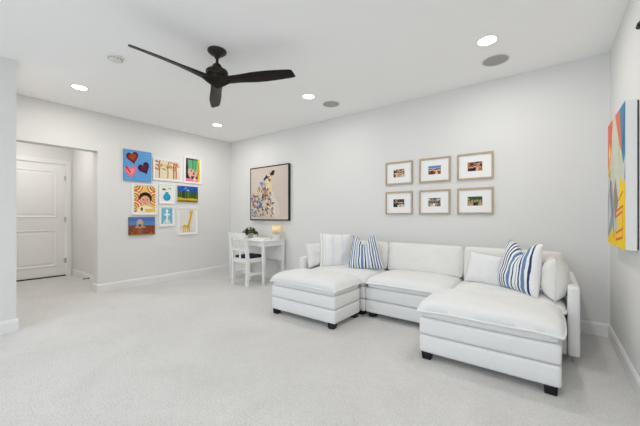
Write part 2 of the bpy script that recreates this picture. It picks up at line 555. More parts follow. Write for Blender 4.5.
def blade(ang):
    bm = bmesh.new()
    NS, NC = 34, 14
    rings = []
    for i in range(NS + 1):
        s = i / NS
        r = 0.03 + (R_F - 0.03) * s
        chord = 0.085 + 0.05 * math.sin(min(1, s / 0.75) * PI / 2) - 0.038 * max(0, (s - 0.55) / 0.45) ** 1.6
        if s < 0.30: chord = 0.135 + (chord - 0.135) * (s / 0.30) ** 0.8
        if s > 0.975: chord *= 1 - 6 * (s - 0.975)
        th = 0.030 * (1 - s) ** 2 + 0.011
        pitch = math.radians(3 + 15 * min(1, s / 0.45) ** 1.2)
        zc = Z_F + 0.014 * s + 0.004 * math.sin(s * PI)
        sweep = 0.010 * math.sin(s * PI * 0.9) - 0.004
        ring = []
        for k in range(2 * NC):
            q = k / NC
            c = math.cos(q * PI)
            h = math.sin(q * PI)
            t_ = c * chord / 2
            tip_cut = 0.010 * c * max(0, (s - 0.85) / 0.15)
            lz = math.copysign(abs(h) ** 0.8, h) * th / 2
            y = t_ * math.cos(pitch) + lz * math.sin(pitch) + sweep
            z = -t_ * math.sin(pitch) + lz * math.cos(pitch)
            ring.append(bm.verts.new((r + tip_cut, y, zc + z)))
        rings.append(ring)
    n = 2 * NC
    for a, b in zip(rings, rings[1:]):
        for k in range(n): bm.faces.new((a[k], a[(k + 1) % n], b[(k + 1) % n], b[k]))
    bm.faces.new(rings[0]); bm.faces.new(rings[-1])
    bmesh.ops.rotate(bm, verts=bm.verts, cent=(0, 0, 0), matrix=Matrix.Rotation(ang, 3, 'Z'))
    link_mesh('blade', bm, FANM, fan, angle=60)


for d in BLADES:
    blade(d)

# curtain rod end at the upper right
t = empty('curtain_rod', (0.376, 2.305, 2.170))
tag(t, 'black curtain rod end high on the right wall, at the frame edge', 'curtain rod')
bm = bmesh.new()
tube(bm, [(0, -0.02, 0), (0, -1.9, 0)], 0.010, 14)
link_mesh('rod', bm, BLACK, t)
bm = bmesh.new()
tube(bm, [(0, 0.0, 0), (0, -0.035, 0)], 0.014, 16)
link_mesh('end_cap', bm, BLACK, t)
for yy in (-0.18, -1.75):
    bm = bmesh.new()
    tube(bm, [(0.0, yy, 0), (0.076, yy, 0)], 0.008, 10)
    tube(bm, [(0.076, yy, 0), (0.084, yy, 0)], 0.026, 16)
    link_mesh('bracket', bm, BLACK, t)


# ---------------------------------------------------------------- pictures
_pm = {}


def paint(c):
    """acrylic or ink of one colour, in sRGB 0-255"""
    if c not in _pm:
        lin = [((v / 255 + 0.055) / 1.055) ** 2.4 if v > 10 else v / 255 / 12.92 for v in c]
        _pm[c] = mat('paint', lin, 0.75, bump=0.1, scale=150, vary=0.12, vscale=60, spec=0.2)
    return _pm[c]


class Art:
    """flat painted shapes on a sheet of w x h metres, u, v from 0 to 1 (left to right, bottom to top)"""

    def __init__(self, w, h):
        self.w, self.h, self.bm, self.mats, self.k = w, h, bmesh.new(), [], 0

    def mi(self, c):
        m = paint(c)
        if m not in self.mats: self.mats.append(m)
        return self.mats.index(m)

    def poly(self, pts, c):
        self.k += 1
        z = 0.00004 * self.k
        vs = []
        for u, v in pts:
            u, v = min(max(u, 0), 1), min(max(v, 0), 1)
            vs.append(self.bm.verts.new(((u - 0.5) * self.w, (v - 0.5) * self.h, z)))
        f = self.bm.faces.new(vs)
        f.material_index = self.mi(c)
        bmesh.ops.triangulate(self.bm, faces=[f])
        return self

    def rect(self, u0, v0, u1, v1, c):
        return self.poly([(u0, v0), (u1, v0), (u1, v1), (u0, v1)], c)

    def ell(self, u, v, ru, rv, c, rot=0, n=20):
        cr, sr = math.cos(rot), math.sin(rot)
        return self.poly([(u + ru * math.cos(a) * cr - rv * math.sin(a) * sr, v + ru * math.cos(a) * sr + rv * math.sin(a) * cr)
                          for a in [2 * PI * i / n for i in range(n)]], c)

    def line(self, pts, w, c):
        for (a, b), (d, e) in zip(pts, pts[1:]):
            dx, dy = d - a, e - b
            L = math.hypot(dx, dy) or 1
            nx, ny = -dy / L * w / 2, dx / L * w / 2
            self.poly([(a + nx, b + ny), (a - nx, b - ny), (d - nx, e - ny), (d + nx, e + ny)], c)
        return self

    def arc(self, u, v, r, a0, a1, w, c, n=12, asp=1.0):
        return self.line([(u + r * math.cos(math.radians(a0 + (a1 - a0) * i / n)), v + r * asp * math.sin(math.radians(a0 + (a1 - a0) * i / n))) for i in range(n + 1)], w, c)

    def heart(self, u, v, s, rot, c, c2=None):
        P = []
        for i in range(28):
            a = 2 * PI * i / 28
            x = 16 * math.sin(a) ** 3 / 17
            y = (13 * math.cos(a) - 5 * math.cos(2 * a) - 2 * math.cos(3 * a) - math.cos(4 * a)) / 17
            P.append((x, y))
        for sc, cc in ((1, c), (0.6, c2)):
            if cc: self.poly([(u + s * sc * (x * math.cos(rot) - y * math.sin(rot)), v + s * sc * (x * math.sin(rot) + y * math.cos(rot))) for x, y in P], cc)
        return self


MW_BACK = lambda x, z, y=YB: Matrix(((1, 0, 0, x), (0, 0, -1, y), (0, 1, 0, z), (0, 0, 0, 1)))
MW_LEFT = lambda y, z, x=XL: Matrix(((0, 0, 1, x), (1, 0, 0, y), (0, 1, 0, z), (0, 0, 0, 1)))
MW_RIGHT = lambda y, z, x=XR: Matrix(((0, 0, -1, x), (-1, 0, 0, y), (0, 1, 0, z), (0, 0, 0, 1)))


def frame_ring(bm, w, h, fw, d, d_in):
    """picture frame: outer w x h, rail width fw, depth d, back at z = 0"""
    L = []
    for ins, z in ((0, 0), (0, d), (0.002, d + 0.001), (fw - 0.002, d + 0.001), (fw, d), (fw, d_in)):
        x, y = w / 2 - ins, h / 2 - ins
        L.append([bm.verts.new(p) for p in ((-x, -y, z), (x, -y, z), (x, y, z), (-x, y, z))])
    for a, b in zip(L, L[1:]):
        for k in range(4): bm.faces.new((a[k], a[(k + 1) % 4], b[(k + 1) % 4], b[k]))
    bm.faces.new(L[0])


def framed(name, cat, label, group, MW, w, h, fw, depth, fm, art, matw=True, mat_inner=None):
    t = empty(name)
    t.matrix_world = MW
    tag(t, label, cat, group)
    bm = bmesh.new()
    frame_ring(bm, w, h, fw, depth, 0.004)
    link_mesh('frame', bm, fm, t, smooth=False)
    if matw:
        bm = bmesh.new()
        box(bm, -w / 2 + fw * .8, w / 2 - fw * .8, -h / 2 + fw * .8, h / 2 - fw * .8, 0.002, depth * 0.45)
        link_mesh('mat_board', bm, MATB, t, smooth=False)
        z = depth * 0.45 + 0.0006
    else: z = 0.006
    a = art
    link_mesh('picture', a.bm, a.mats, t, smooth='art', mw=Matrix.Translation((a.ox, a.oy, z) if hasattr(a, 'ox') else (0, 0, z)))
    return t


def canvas(name, cat, label, group, MW, w, h, depth, art, edge=None):
    t = empty(name)
    t.matrix_world = MW
    tag(t, label, cat, group)
    bm = bmesh.new()
    box(bm, -w / 2, w / 2, -h / 2, h / 2, 0, depth, 0.002, 1)
    link_mesh('canvas_block', bm, edge or CANVAS, t, smooth=False)
    link_mesh('picture', art.bm, art.mats, t, smooth='art', mw=Matrix.Translation((0, 0, depth + 0.0004)))
    return t


rnd = random.Random(4)
GA = 'children\'s paintings on the left wall'

# 1 three hearts
a = Art(0.42, 0.505).rect(0, 0, 1, 1, (96, 156, 210))
for i in range(14):
    u, v = rnd.random() * .9, rnd.random() * .95
    a.rect(u, v, u + .1 + rnd.random() * .1, v + .04, rnd.choice([(86, 146, 204), (112, 168, 216), (104, 160, 208)]))
a.heart(.30, .76, .235, .25, (112, 30, 38), (158, 72, 44)).heart(.24, .30, .235, .12, (228, 112, 132), (236, 140, 150)).line([(.06, .46), (.14, .36), (.22, .26)], .05, (170, 40, 56))
a.heart(.72, .45, .235, .5, (58, 28, 62), (92, 36, 60))
canvas('wall_painting', 'painting', 'blue canvas painting with three hearts, top left of the wall group', GA, MW_LEFT(2.134, 1.994), .42, .505, .03, a, paint((84, 140, 190)))

# 2 trees
a = Art(0.44, 0.315).rect(0, 0, 1, 1, (226, 214, 186))
for i in range(46):
    a.ell(rnd.random(), .45 + rnd.random() * .55, .03 + rnd.random() * .05, .03 + rnd.random() * .05,
          rnd.choice([(226, 206, 110), (150, 176, 130), (214, 120, 90), (236, 222, 150), (170, 150, 150), (236, 228, 214)]), rnd.random() * 3)
for u in (.16, .50, .74, .84):
    a.line([(u + .03, .95), (u - .01, .7), (u + .01, .4), (u, .05)], .035 if u < .7 else .05, (186, 72, 62) if u != .84 else (176, 110, 90))
    a.line([(u, .6), (u + .1, .85)], .02, (196, 96, 70)).line([(u, .55), (u - .1, .82)], .02, (206, 150, 80))
a.arc(.33, .45, .14, 20, 160, .03, (238, 226, 206), asp=1.2)
framed('framed_drawing', 'drawing', 'white framed drawing of red trunked trees, top row middle', GA, MW_LEFT(2.63, 1.98), .50, .375, .018, .022, WFRAME, a)

# 3 green haired face
a = Art(0.285, 0.44).rect(0, 0, 1, 1, (42, 40, 38)).rect(.84, 0, 1, 1, (236, 206, 50)).rect(0, .0, .85, .13, (232, 130, 160)).rect(0, .7, .12, 1, (92, 60, 90))
a.ell(.48, .42, .34, .32, (216, 176, 150)).ell(.46, .18, .1, .08, (60, 60, 60)).ell(.62, .1, .12, .08, (246, 176, 190))
for i in range(16):
    u = .16 + .042 * i
    a.line([(u, .96 - .03 * rnd.random()), (u + .03, .62), (u + .05 * rnd.random() - .01, .5 + .08 * rnd.random())], .045, rnd.choice([(86, 164, 116), (60, 132, 96), (120, 186, 150)]))
a.ell(.55, .36, .07, .06, (150, 70, 50)).ell(.37, .47, .05, .03, (40, 40, 40)).ell(.64, .47, .05, .03, (40, 40, 40)).line([(.44, .24), (.56, .22), (.66, .25)], .02, (170, 60, 60))
a.line([(.86, .85), (.93, .55), (.88, .3)], .03, (60, 50, 40))
framed('framed_drawing', 'drawing', 'white framed portrait with green hair and yellow edge, top right of the group', GA, MW_LEFT(3.11, 2.04), .36, .505, .018, .022, WFRAME, a)

# 4 rainbow portrait
a = Art(0.335, 0.45).rect(0, 0, 1, 1, (226, 196, 110))
for cu, cv in ((.05, .98), (.95, .98), (.0, .55), (1, .55), (.0, .2)):
    for r, c in ((.36, (222, 112, 58)), (.30, (240, 226, 190)), (.24, (196, 60, 48)), (.18, (232, 190, 70)), (.11, (110, 140, 90)), (.06, (238, 214, 180))):
        a.ell(cu, cv, r, r * .74, c, n=28)
a.ell(.52, .55, .30, .22, (36, 28, 26)).ell(.5, .44, .235, .2, (224, 168, 140)).ell(.28, .62, .05, .06, (36, 28, 26))
a.ell(.41, .48, .035, .022, (50, 40, 40)).ell(.60, .48, .035, .022, (50, 40, 40)).line([(.44, .37), (.5, .345), (.58, .37)], .016, (190, 60, 70)).ell(.5, .43, .02, .03, (200, 130, 110))
a.poly([(.08, .0), (.2, .2), (.42, .27), (.6, .27), (.86, .2), (.95, 0)], (240, 226, 186)).rect(.5, .03, .9, .14, (228, 186, 90)).ell(.34, .13, .06, .07, (90, 80, 60))
framed('framed_drawing', 'drawing', 'white framed dark haired portrait with rainbow circles around it', GA, MW_LEFT(2.25, 1.445), .405, .52, .018, .022, WFRAME, a)

# 5 blue vase
a = Art(0.20, 0.27).rect(0, 0, 1, 1, (232, 232, 224))
a.ell(.5, .28, .34, .25, (54, 156, 196)).poly([(.3, .35), (.7, .35), (.62, .62), (.36, .62)], (54, 156, 196)).line([(.22, .25), (.5, .12), (.78, .25)], .03, (36, 120, 168))
a.ell(.24, .78, .16, .07, (150, 90, 60)).ell(.32, .81, .06, .035, (190, 50, 40)).ell(.78, .86, .13, .05, (120, 168, 150)).line([(.4, .62), (.5, .8), (.7, .86)], .02, (120, 150, 90))
framed('framed_drawing', 'drawing', 'small white framed drawing of a round blue vase, second row middle', GA, MW_LEFT(2.615, 1.56), .275, .355, .018, .022, WFRAME, a)

# 6 landscape
a = Art(0.405, 0.30).rect(0, 0, 1, 1, (40, 92, 168))
for i in range(16):
    u, v = rnd.random() * .9, .68 + rnd.random() * .28
    a.line([(u, v), (u + .06, v + .06), (u + .13, v - .01)], .035, rnd.choice([(206, 222, 236), (120, 164, 214), (30, 66, 140)]))
a.rect(0, .22, 1, .60, (58, 90, 40))
for i in range(24):
    u = i / 24 + .01
    a.line([(u, .22), (u + .01, .56 + .16 * rnd.random())], .035, rnd.choice([(44, 78, 34), (86, 116, 50), (34, 60, 40), (110, 128, 58)]))
a.poly([(0, 0), (1, 0), (1, .2), (.7, .27), (.4, .22), (0, .3)], (202, 162, 44)).poly([(0, 0), (1, 0), (1, .08), (.5, .12), (0, .09)], (120, 104, 36)).line([(.1, .2), (.5, .15), (.95, .2)], .03, (226, 196, 80))
canvas('wall_painting', 'painting', 'unframed landscape canvas of blue sky, green trees and yellow field', GA, MW_LEFT(3.0, 1.575), .405, .30, .025, a)

# 7 white figure on blue
a = Art(0.195, 0.28).rect(0, 0, 1, 1, (110, 180, 204))
for i in range(12):
    a.line([(rnd.random(), rnd.random()), (rnd.random(), rnd.random())], .02, rnd.choice([(150, 204, 220), (86, 158, 190)]))
a.poly([(.1, 0), (.34, .3), (.66, .3), (.9, 0)], (206, 222, 214)).line([(.5, .1), (.5, .9)], .13, (242, 244, 240)).line([(.25, .6), (.75, .6)], .10, (242, 244, 240)).ell(.5, .84, .12, .09, (242, 244, 240)).line([(.3, .04), (.45, .2)], .03, (206, 206, 120))
framed('framed_drawing', 'drawing', 'small white framed drawing of a white figure on light blue', GA, MW_LEFT(2.617, 1.16), .275, .36, .018, .022, WFRAME, a)

# 8 giraffe
a = Art(0.31, 0.43).rect(0, 0, 1, 1, (226, 222, 216))
Y = (226, 184, 48)
a.poly([(.18, .30), (.62, .34), (.66, .22), (.6, .17), (.2, .17)], Y).poly([(.50, .32), (.66, .34), (.80, .82), (.68, .82)], Y).poly([(.56, .84), (.72, .80), (.86, .86), (.82, .95), (.66, .94)], Y)
for u in (.22, .34, .50, .62): a.line([(u, .2), (u + .01, .03)], .075, Y)
a.line([(.72, .95), (.70, 1.0)], .02, (150, 100, 40)).line([(.80, .95), (.82, 1.0)], .02, (150, 100, 40)).line([(.18, .3), (.08, .24), (.06, .16)], .02, (190, 140, 40))
for i in range(20):
    u, v = (.24 + rnd.random() * .36, .2 + rnd.random() * .12) if i < 11 else (.58 + .02 * (i - 11) + rnd.random() * .02, .38 + .05 * (i - 11))
    a.ell(u, v, .022, .018, (176, 116, 34))
a.line([(0, .03), (1, .03)], .01, (180, 190, 180)).ell(.66, .90, .012, .01, (30, 30, 30))
framed('framed_drawing', 'drawing', 'white framed drawing of a yellow spotted giraffe, bottom right of the group', GA, MW_LEFT(3.003, 1.067), .40, .505, .018, .022, WFRAME, a)

# 9 domed building
a = Art(0.405, 0.298).rect(0, 0, 1, 1, (88, 132, 186)).rect(0, 0, 1, .54, (132, 70, 46)).rect(0, .78, 1, 1, (76, 116, 178))
for i in range(44):
    a.ell(rnd.random(), rnd.random() * .46, .05, .035, rnd.choice([(150, 84, 48), (110, 56, 40), (166, 104, 60), (96, 70, 44), (150, 60, 50)]), rnd.random() * 3)
a.rect(.27, .46, .54, .68, (170, 150, 140)).ell(.405, .74, .11, .15, (186, 168, 156)).ell(.29, .70, .035, .07, (172, 150, 140)).ell(.52, .70, .035, .07, (172, 150, 140)).line([(.405, .86), (.405, .96)], .012, (150, 120, 110))
a.rect(.36, .46, .45, .60, (90, 60, 60)).rect(.22, .40, .60, .47, (190, 150, 120)).rect(.02, .0, .98, .07, (150, 120, 60)).rect(.33, .08, .48, .4, (164, 92, 80))
canvas('wall_painting', 'painting', 'unframed canvas of a domed building under blue sky on red ground', GA, MW_LEFT(2.20, .995), .405, .298, .025, a, paint((110, 90, 90)))

# the large dog picture over the desk
a = Art(1.015, 0.99).rect(0, 0, 1, 1, (203, 190, 180))
a.poly([(.46, .78), (.55, .82), (.56, .62), (.66, .44), (.69, .22), (.70, .06), (.60, .05), (.54, .30), (.50, .06), (.44, .06), (.45, .36), (.40, .56)], (214, 206, 198))
a.poly([(.48, .80), (.56, .83), (.58, .55), (.54, .36), (.47, .52)], (224, 204, 150)).poly([(.62, .52), (.76, .30), (.80, .1), (.70, .04), (.66, .28)], (210, 200, 192))
a.poly([(.36, .76), (.44, .86), (.55, .89), (.57, .84), (.50, .80), (.42, .77), (.38, .73)], (72, 40, 34)).poly([(.54, .86), (.60, .93), (.67, .92), (.64, .84), (.57, .83)], (48, 30, 28)).ell(.50, .85, .05, .03, (212, 200, 190)).ell(.53, .75, .03, .03, (120, 100, 96))
pal = [(206, 168, 74), (226, 190, 84), (96, 124, 186), (70, 88, 140), (190, 96, 110), (40, 36, 44), (140, 110, 70), (150, 160, 200), (180, 70, 60), (90, 130, 120), (236, 214, 150)]
for i in range(175):
    q = rnd.random()
    u = .03 + .60 * rnd.random() ** .9
    v = .06 + rnd.random() * (.36 + .44 * min(1, u / .45)) * (1 if u < .5 else .9)
    if u > .56 and v > .35: u *= .7
    if v > .62 and u > .2 and rnd.random() < .55: v -= .25
    c = rnd.choice(pal)
    s = .010 + .013 * rnd.random()
    r = rnd.random() * 3
    a.ell(u - s * .7 * math.cos(r), v - s * .7 * math.sin(r), s, s * .65, c, r + .7, 8).ell(u + s * .7 * math.cos(r), v + s * .7 * math.sin(r), s, s * .65, c, r - .7, 8)
for u, v in ((.30, .70), (.33, .70)): a.ell(u, v, .024, .03, (110, 140, 206), .6 if u < .32 else -.6, 10)
for i in range(30):
    a.ell(.44 + rnd.random() * .2, .05 + rnd.random() * .55, .006, .012, rnd.choice([(250, 246, 240), (60, 50, 50), (220, 180, 90)]), rnd.random() * 3, 6)
framed('framed_artwork', 'artwork', 'large black framed picture of a pale dog in colourful butterflies above the desk', None,
       MW_BACK(-4.24, 1.595), 1.05, 1.03, .012, .052, BFRAME, a, matw=False)
bpy.data.objects['framed_artwork'].children[-1].location.z = 0.046

# abstract canvas on the right wall: u runs from the far end to the near end
a = Art(0.738, 0.985).rect(0, 0, 1, 1, (204, 208, 190))
a.poly([(0, .62), (0, 1), (.42, 1), (.30, .86), (.16, .66)], (226, 112, 86)).poly([(.46, 1), (.80, 1), (.86, .66), (.62, .8)], (224, 116, 92))
a.poly([(.74, 1), (1, 1), (1, .64), (.90, .58), (.82, .74)], (74, 136, 172)).poly([(.97, .5), (1, .6), (1, .36), (.95, .42)], (60, 120, 186))
a.poly([(.36, 1), (.48, 1), (.74, .72), (.96, .56), (.88, .36), (.50, .28), (.30, .48), (.18, .62)], (206, 208, 192))
a.poly([(0, .58), (.12, .72), (.2, .66), (.08, .54)], (238, 180, 50)).poly([(.06, .76), (.14, .84), (.20, .74), (.12, .66)], (244, 204, 70))
a.poly([(.62, .10), (.70, .40), (1, .48), (1, 0), (0, 0), (0, .04), (.30, .12)], (244, 206, 40)).poly([(.7, .24), (.72, .52), (1, .42), (1, .1)], (244, 206, 40))
a.poly([(0, .04), (.0, .40), (.22, .52), (.42, .34), (.38, .16)], (158, 160, 164)).poly([(.40, .42), (.50, .52), (.66, .34), (.46, .18)], (150, 146, 130)).poly([(.02, .10), (.10, .44), (.22, .24)], (196, 200, 206))
a.line([(.14, .62), (.20, .42), (.34, .26), (.42, .06)], .022, (70, 76, 110)).line([(.30, .80), (.36, .52), (.28, .34)], .016, (206, 140, 160)).line([(.10, .58), (.26, .46), (.3, .3)], .016, (110, 140, 190)).ell(.22, .50, .03, .02, (90, 70, 90))
a.line([(.52, .26), (.54, .05), (.88, .08), (.90, .30), (.52, .26)], .018, (222, 110, 60)).line([(.52, .22), (.86, .26)], .016, (222, 110, 60)).line([(.54, .1), (.88, .14)], .016, (222, 110, 60)).line([(.66, .34), (.90, .40)], .016, (222, 110, 60))
a.line([(.86, .66), (.95, .80), (1, .98)], .03, (56, 112, 150)).line([(.62, .78), (.76, .6)], .02, (180, 210, 130)).line([(.3, .84), (.36, 1)], .02, (236, 226, 210))
canvas('abstract_painting', 'painting', 'thick abstract canvas in yellow, orange and blue on the right wall', None,
       MW_RIGHT(3.16, 1.43, XR - 0.008), .738, .985, .056, a)
bm = bmesh.new()
box(bm, -.362, .362, -.486, .486, -0.008, 0.001)
link_mesh('shadow_gap_board', bm, BFRAME, bpy.data.objects['abstract_painting'], smooth=False)  # black slab paints in the shadow gap between canvas and wall

# six oak framed photographs
PH = {
    'A': ((-1.664, 1.757), [(96, 70, 50), (196, 150, 110), (222, 190, 150), (60, 44, 36), (200, 120, 60), (150, 170, 190)], 'top row left, photo of a huddled group with dark edges'),
    'B': ((-1.183, 1.757), [(186, 140, 110), (110, 76, 56), (226, 196, 160), (70, 60, 80), (170, 60, 50)], 'top row middle, photo with a strip of blue sky'),
    'C': ((-.714, 1.757), [(170, 110, 70), (90, 50, 40), (214, 170, 140), (40, 34, 50), (190, 120, 80)], 'top row right, photo of warm brown faces close together'),
    'D': ((-1.666, 1.343), [(70, 66, 60), (206, 206, 200), (40, 44, 40), (190, 160, 140), (90, 110, 80)], 'bottom row left, photo of people in dark and white'),
    'E': ((-1.186, 1.343), [(150, 140, 130), (210, 186, 160), (60, 56, 50), (120, 110, 90), (226, 220, 210)], 'bottom row middle, photo of a pale beige group'),
    'F': ((-.714, 1.343), [(60, 86, 44), (200, 190, 190), (36, 40, 60), (110, 140, 70), (196, 150, 120)], 'bottom row right, photo with green leaves around two people'),
}
for key, ((px, pz), pal, lab) in PH.items():
    a = Art(0.158, 0.108).rect(0, 0, 1, 1, pal[0])
    rr = random.Random(ord(key))
    for i in range(16): a.ell(rr.random(), rr.random(), .07 + .08 * rr.random(), .09 + .1 * rr.random(), rr.choice(pal), rr.random() * 3, 10)
    for i in range(5):
        u, v = .14 + .18 * i, .5 + .12 * (rr.random() - .5)
        a.poly([(u - .12, 0), (u - .10, v - .16), (u + .10, v - .16), (u + .12, 0)], rr.choice(pal)).ell(u, v, .075, .13, pal[2] if key not in 'F' else pal[4], 0, 12).ell(u, v + .09, .08, .07, pal[3], 0, 10)
    if key == 'B': a.rect(0, .72, 1, 1, (90, 130, 200)).rect(0, .70, 1, .74, (206, 220, 236))
    a.ox, a.oy = 0.0, -0.002
    framed('framed_photo', 'framed photo', 'oak framed photo, ' + lab, 'six oak framed photos above the sofa',
           MW_BACK(px, pz), .39, .315, .020, .024, OAK, a)


# ---------------------------------------------------------------- soft furniture
def spow(x, p): return math.copysign(abs(x) ** p, x)


def cushion(name, parent, cx, cy, z0, w, d, gus, dome, over, seed, m, M=None, pipe=True, sag=0.0, n=36, lift=0.0):
    """loose pillow-top box cushion: gusset from z0, a piped seam that overhangs it, and a soft dome"""
    bm = bmesh.new()
    zs = z0 + gus
    hw, hd = w / 2 + over, d / 2 + over
    G = []

    def edgewave(u, v):
        return 0.006 * noise.noise(Vector((u * 3.1 + seed, v * 3.1, seed * 1.7)))

    for i in range(n + 1):
        row = []
        for j in range(n + 1):
            u = math.sin((i / n * 2 - 1) * PI / 2) * .35 + (i / n * 2 - 1) * .65
            v = math.sin((j / n * 2 - 1) * PI / 2) * .35 + (j / n * 2 - 1) * .65
            cu = abs(u) ** 6 * abs(v) ** 6
            x = hw * u * (1 - 0.035 * cu)
            y = hd * v * (1 - 0.035 * cu)
            e = max(0, (1 - abs(u) ** 4.0)) * max(0, (1 - abs(v) ** 4.0))
            z = zs + dome * e ** 0.40
            k = e ** 0.4
            z += k * (0.012 * noise.noise(Vector((x * 3.2 + seed, y * 3.2, seed))) + 0.007 * noise.noise(Vector((x * 9 + seed, y * 9, 3 * seed))) + 0.004 * noise.noise(Vector((x * 5 - y * 14, x * 4, seed))))
            z += (1 - k) * (edgewave(u, v) - lift * cu)
            z -= sag * math.exp(-((u / .5) ** 2 + (v / .5) ** 2))
            row.append(bm.verts.new((x, y, z)))
        G.append(row)
    for i in range(n):
        for j in range(n): bm.faces.new((G[i][j], G[i + 1][j], G[i + 1][j + 1], G[i][j + 1]))
    loop = [G[i][0] for i in range(n)] + [G[n][j] for j in range(n)] + [G[i][n] for i in range(n, 0, -1)] + [G[0][j] for j in range(n, 0, -1)]
    prev = loop
    for ins, zz in ((0.012, -0.008), (over + 0.004, -0.012), (over, -gus * 0.5), (over + 0.006, -gus + 0.004), (over + 0.02, -gus)):
        ring = []
        for vt in loop:
            x, y, z = vt.co
            ring.append(bm.verts.new((x * (hw - ins) / hw, y * (hd - ins) / hd, (z + zz) if zz > -0.02 else zs + zz)))
        for k in range(len(loop)):
            bm.faces.new((prev[k], prev[(k + 1) % len(loop)], ring[(k + 1) % len(loop)], ring[k]))
        prev = ring
    bm.faces.new(prev)
    pts = [v.co.copy() + Vector((0, 0, -0.003)) for v in loop]
    T = M if M is not None else Matrix.Translation((cx, cy, 0))
    bmesh.ops.transform(bm, matrix=T, verts=bm.verts)
    o = link_mesh(name, bm, m, parent, angle=70)
    if pipe:
        b2 = bmesh.new()
        tube(b2, [T @ p for p in pts], 0.0075, 6, closed=True)
        link_mesh('piping', b2, PIPE, o, angle=80)
    return o


def puffbox(bm, x0, x1, y0, y1, z0, z1, r=0.03, puff=0.010, seed=0):
    """upholstered block with rounded, slightly bulging faces"""
    b2 = bmesh.new()
    bmesh.ops.create_cube(b2, size=1)
    bmesh.ops.scale(b2, vec=(x1 - x0, y1 - y0, z1 - z0), verts=b2.verts)
    bmesh.ops.bevel(b2, geom=list(b2.edges), offset=r, segments=4, affect='EDGES', profile=0.5)
    big = [e for e in b2.edges if e.calc_length() > 0.12]
    bmesh.ops.subdivide_edges(b2, edges=big, cuts=8, use_grid_fill=True)
    hx, hy, hz = (x1 - x0) / 2, (y1 - y0) / 2, (z1 - z0) / 2
    for v in b2.verts:
        x, y, z = v.co
        ux, uy, uz = x / hx, y / hy, z / hz
        nz = 0.35 * noise.noise(Vector((x * 4 + seed, y * 4, z * 6 + seed)))
        if abs(abs(uy) - 1) < 0.02: v.co.y += spow(uy, 1) * puff * ((1 - ux ** 4) * (1 - uz ** 2) + nz)
        if abs(abs(ux) - 1) < 0.02: v.co.x += spow(ux, 1) * puff * ((1 - uy ** 4) * (1 - uz ** 2) + nz)
        v.co += Vector(((x0 + x1) / 2, (y0 + y1) / 2, (z0 + z1) / 2))
    me = bpy.data.meshes.new('tmp')
    b2.to_mesh(me); b2.free()
    bm.from_mesh(me)
    bpy.data.meshes.remove(me)


def block(name, parent, dims, m=None, r=0.022, puff=0.008, seed=0):
    bm = bmesh.new()
    puffbox(bm, *dims, r=r, puff=puff, seed=seed)
    return link_mesh(name, bm, m or LINEN, parent, angle=60)


def foot(parent, x, y, h=0.06):
    bm = bmesh.new()
    vs = box(bm, -0.038, 0.038, -0.038, 0.038, 0, h, 0.004, 1)
    for v in bm.verts:
        k = 0.88 + 0.12 * v.co.z / h
        v.co.x *= k; v.co.y *= k
    bmesh.ops.translate(bm, vec=(x, y, 0), verts=bm.verts)
    link_mesh('leg', bm, BLACK, parent)


ZB, ZS, ZT = 0.054, 0.200, 0.336


def ottoman(x0, x1, y0, y1, label, seed):
    cx, cy = (x0 + x1) / 2, (y0 + y1) / 2
    t = empty('ottoman', (cx, cy, 0))
    tag(t, label, 'ottoman', 'white ottomans in front of the sofa')
    w, d = x1 - x0, y1 - y0
    block('lower_base', t, (-w / 2, w / 2, -d / 2, d / 2, ZB, ZS - 0.003), seed=seed)
    block('upper_base', t, (-w / 2, w / 2, -d / 2, d / 2, ZS + 0.001, ZT), seed=seed + 3)
    cushion('cushion', t, 0, 0, ZT + 0.002, w, d, 0.066, 0.104, 0.024, seed, LINEN, lift=0.016)
    for sx in (-1, 1):
        for sy in (-1, 1): foot(t, sx * (w / 2 - 0.055), sy * (d / 2 - 0.041), 0.062)
    return t


ottoman(-2.655, -1.738, 2.515, 3.035, 'white upholstered ottoman at the left end, nearer the desk', 1.3)
ottoman(-0.855, 0.058, 2.455, 3.030, 'white upholstered ottoman at the right end, nearest the viewer', 5.1)

sofa = empty('sectional_sofa', (-1.26, 3.5, 0))
tag(sofa, 'long white modular linen sofa along the back wall', 'sofa')
SX, SY = 1.26, -3.5          # parts are given in room coordinates and moved under the sofa's origin
MODS = [(-2.620, -1.707), (-1.703, -0.787), (-0.783, 0.108)]
Y0, Y1 = 3.085, 3.930
for k, (x0, x1) in enumerate(MODS):
    a0, a1 = x0 + SX, x1 + SX
    block('lower_base', sofa, (a0, a1, Y0 + SY, Y1 + SY, ZB, ZS - 0.003), seed=k + 10)
    block('upper_base', sofa, (a0, a1, Y0 + SY, Y1 + SY - 0.12, ZS + 0.001, ZT), seed=k + 20)
    block('backrest', sofa, (a0, a1, Y1 + SY - 0.115, Y1 + SY, ZS + 0.001, 0.64), seed=k + 30)
    w = x1 - x0
    cushion('seat_cushion', sofa, (a0 + a1) / 2, (Y0 + 3.80) / 2 + SY, ZT + 0.002, w - 0.03, 3.80 - Y0 - 0.01, 0.062, 0.090, 0.018, 2.2 + k * 3, LINEN, lift=0.014)
    # back cushion: the same box cushion stood up and leaned against the back
    hgt = 0.335
    M = Matrix.Translation(((a0 + a1) / 2, 3.800 + SY, 0.622)) @ Matrix.Rotation(math.radians(-9), 4, 'X') @ Matrix.Rotation(PI / 2, 4, 'X')
    cushion('back_cushion', sofa, 0, 0, 0.0, w - 0.035, hgt, 0.085, 0.062, 0.010, 7.7 + k * 2, LINEN2, M=M, lift=-0.01)
    for lx in (a0 + 0.07, a1 - 0.07):
        foot(sofa, lx, Y0 + SY + 0.06); foot(sofa, lx, Y1 + SY - 0.07)
block('armrest', sofa, (-2.695 + SX, -2.624 + SX, Y0 + SY - 0.02, Y1 + SY, 0.055, 0.610), r=0.016, puff=0.004, seed=41)
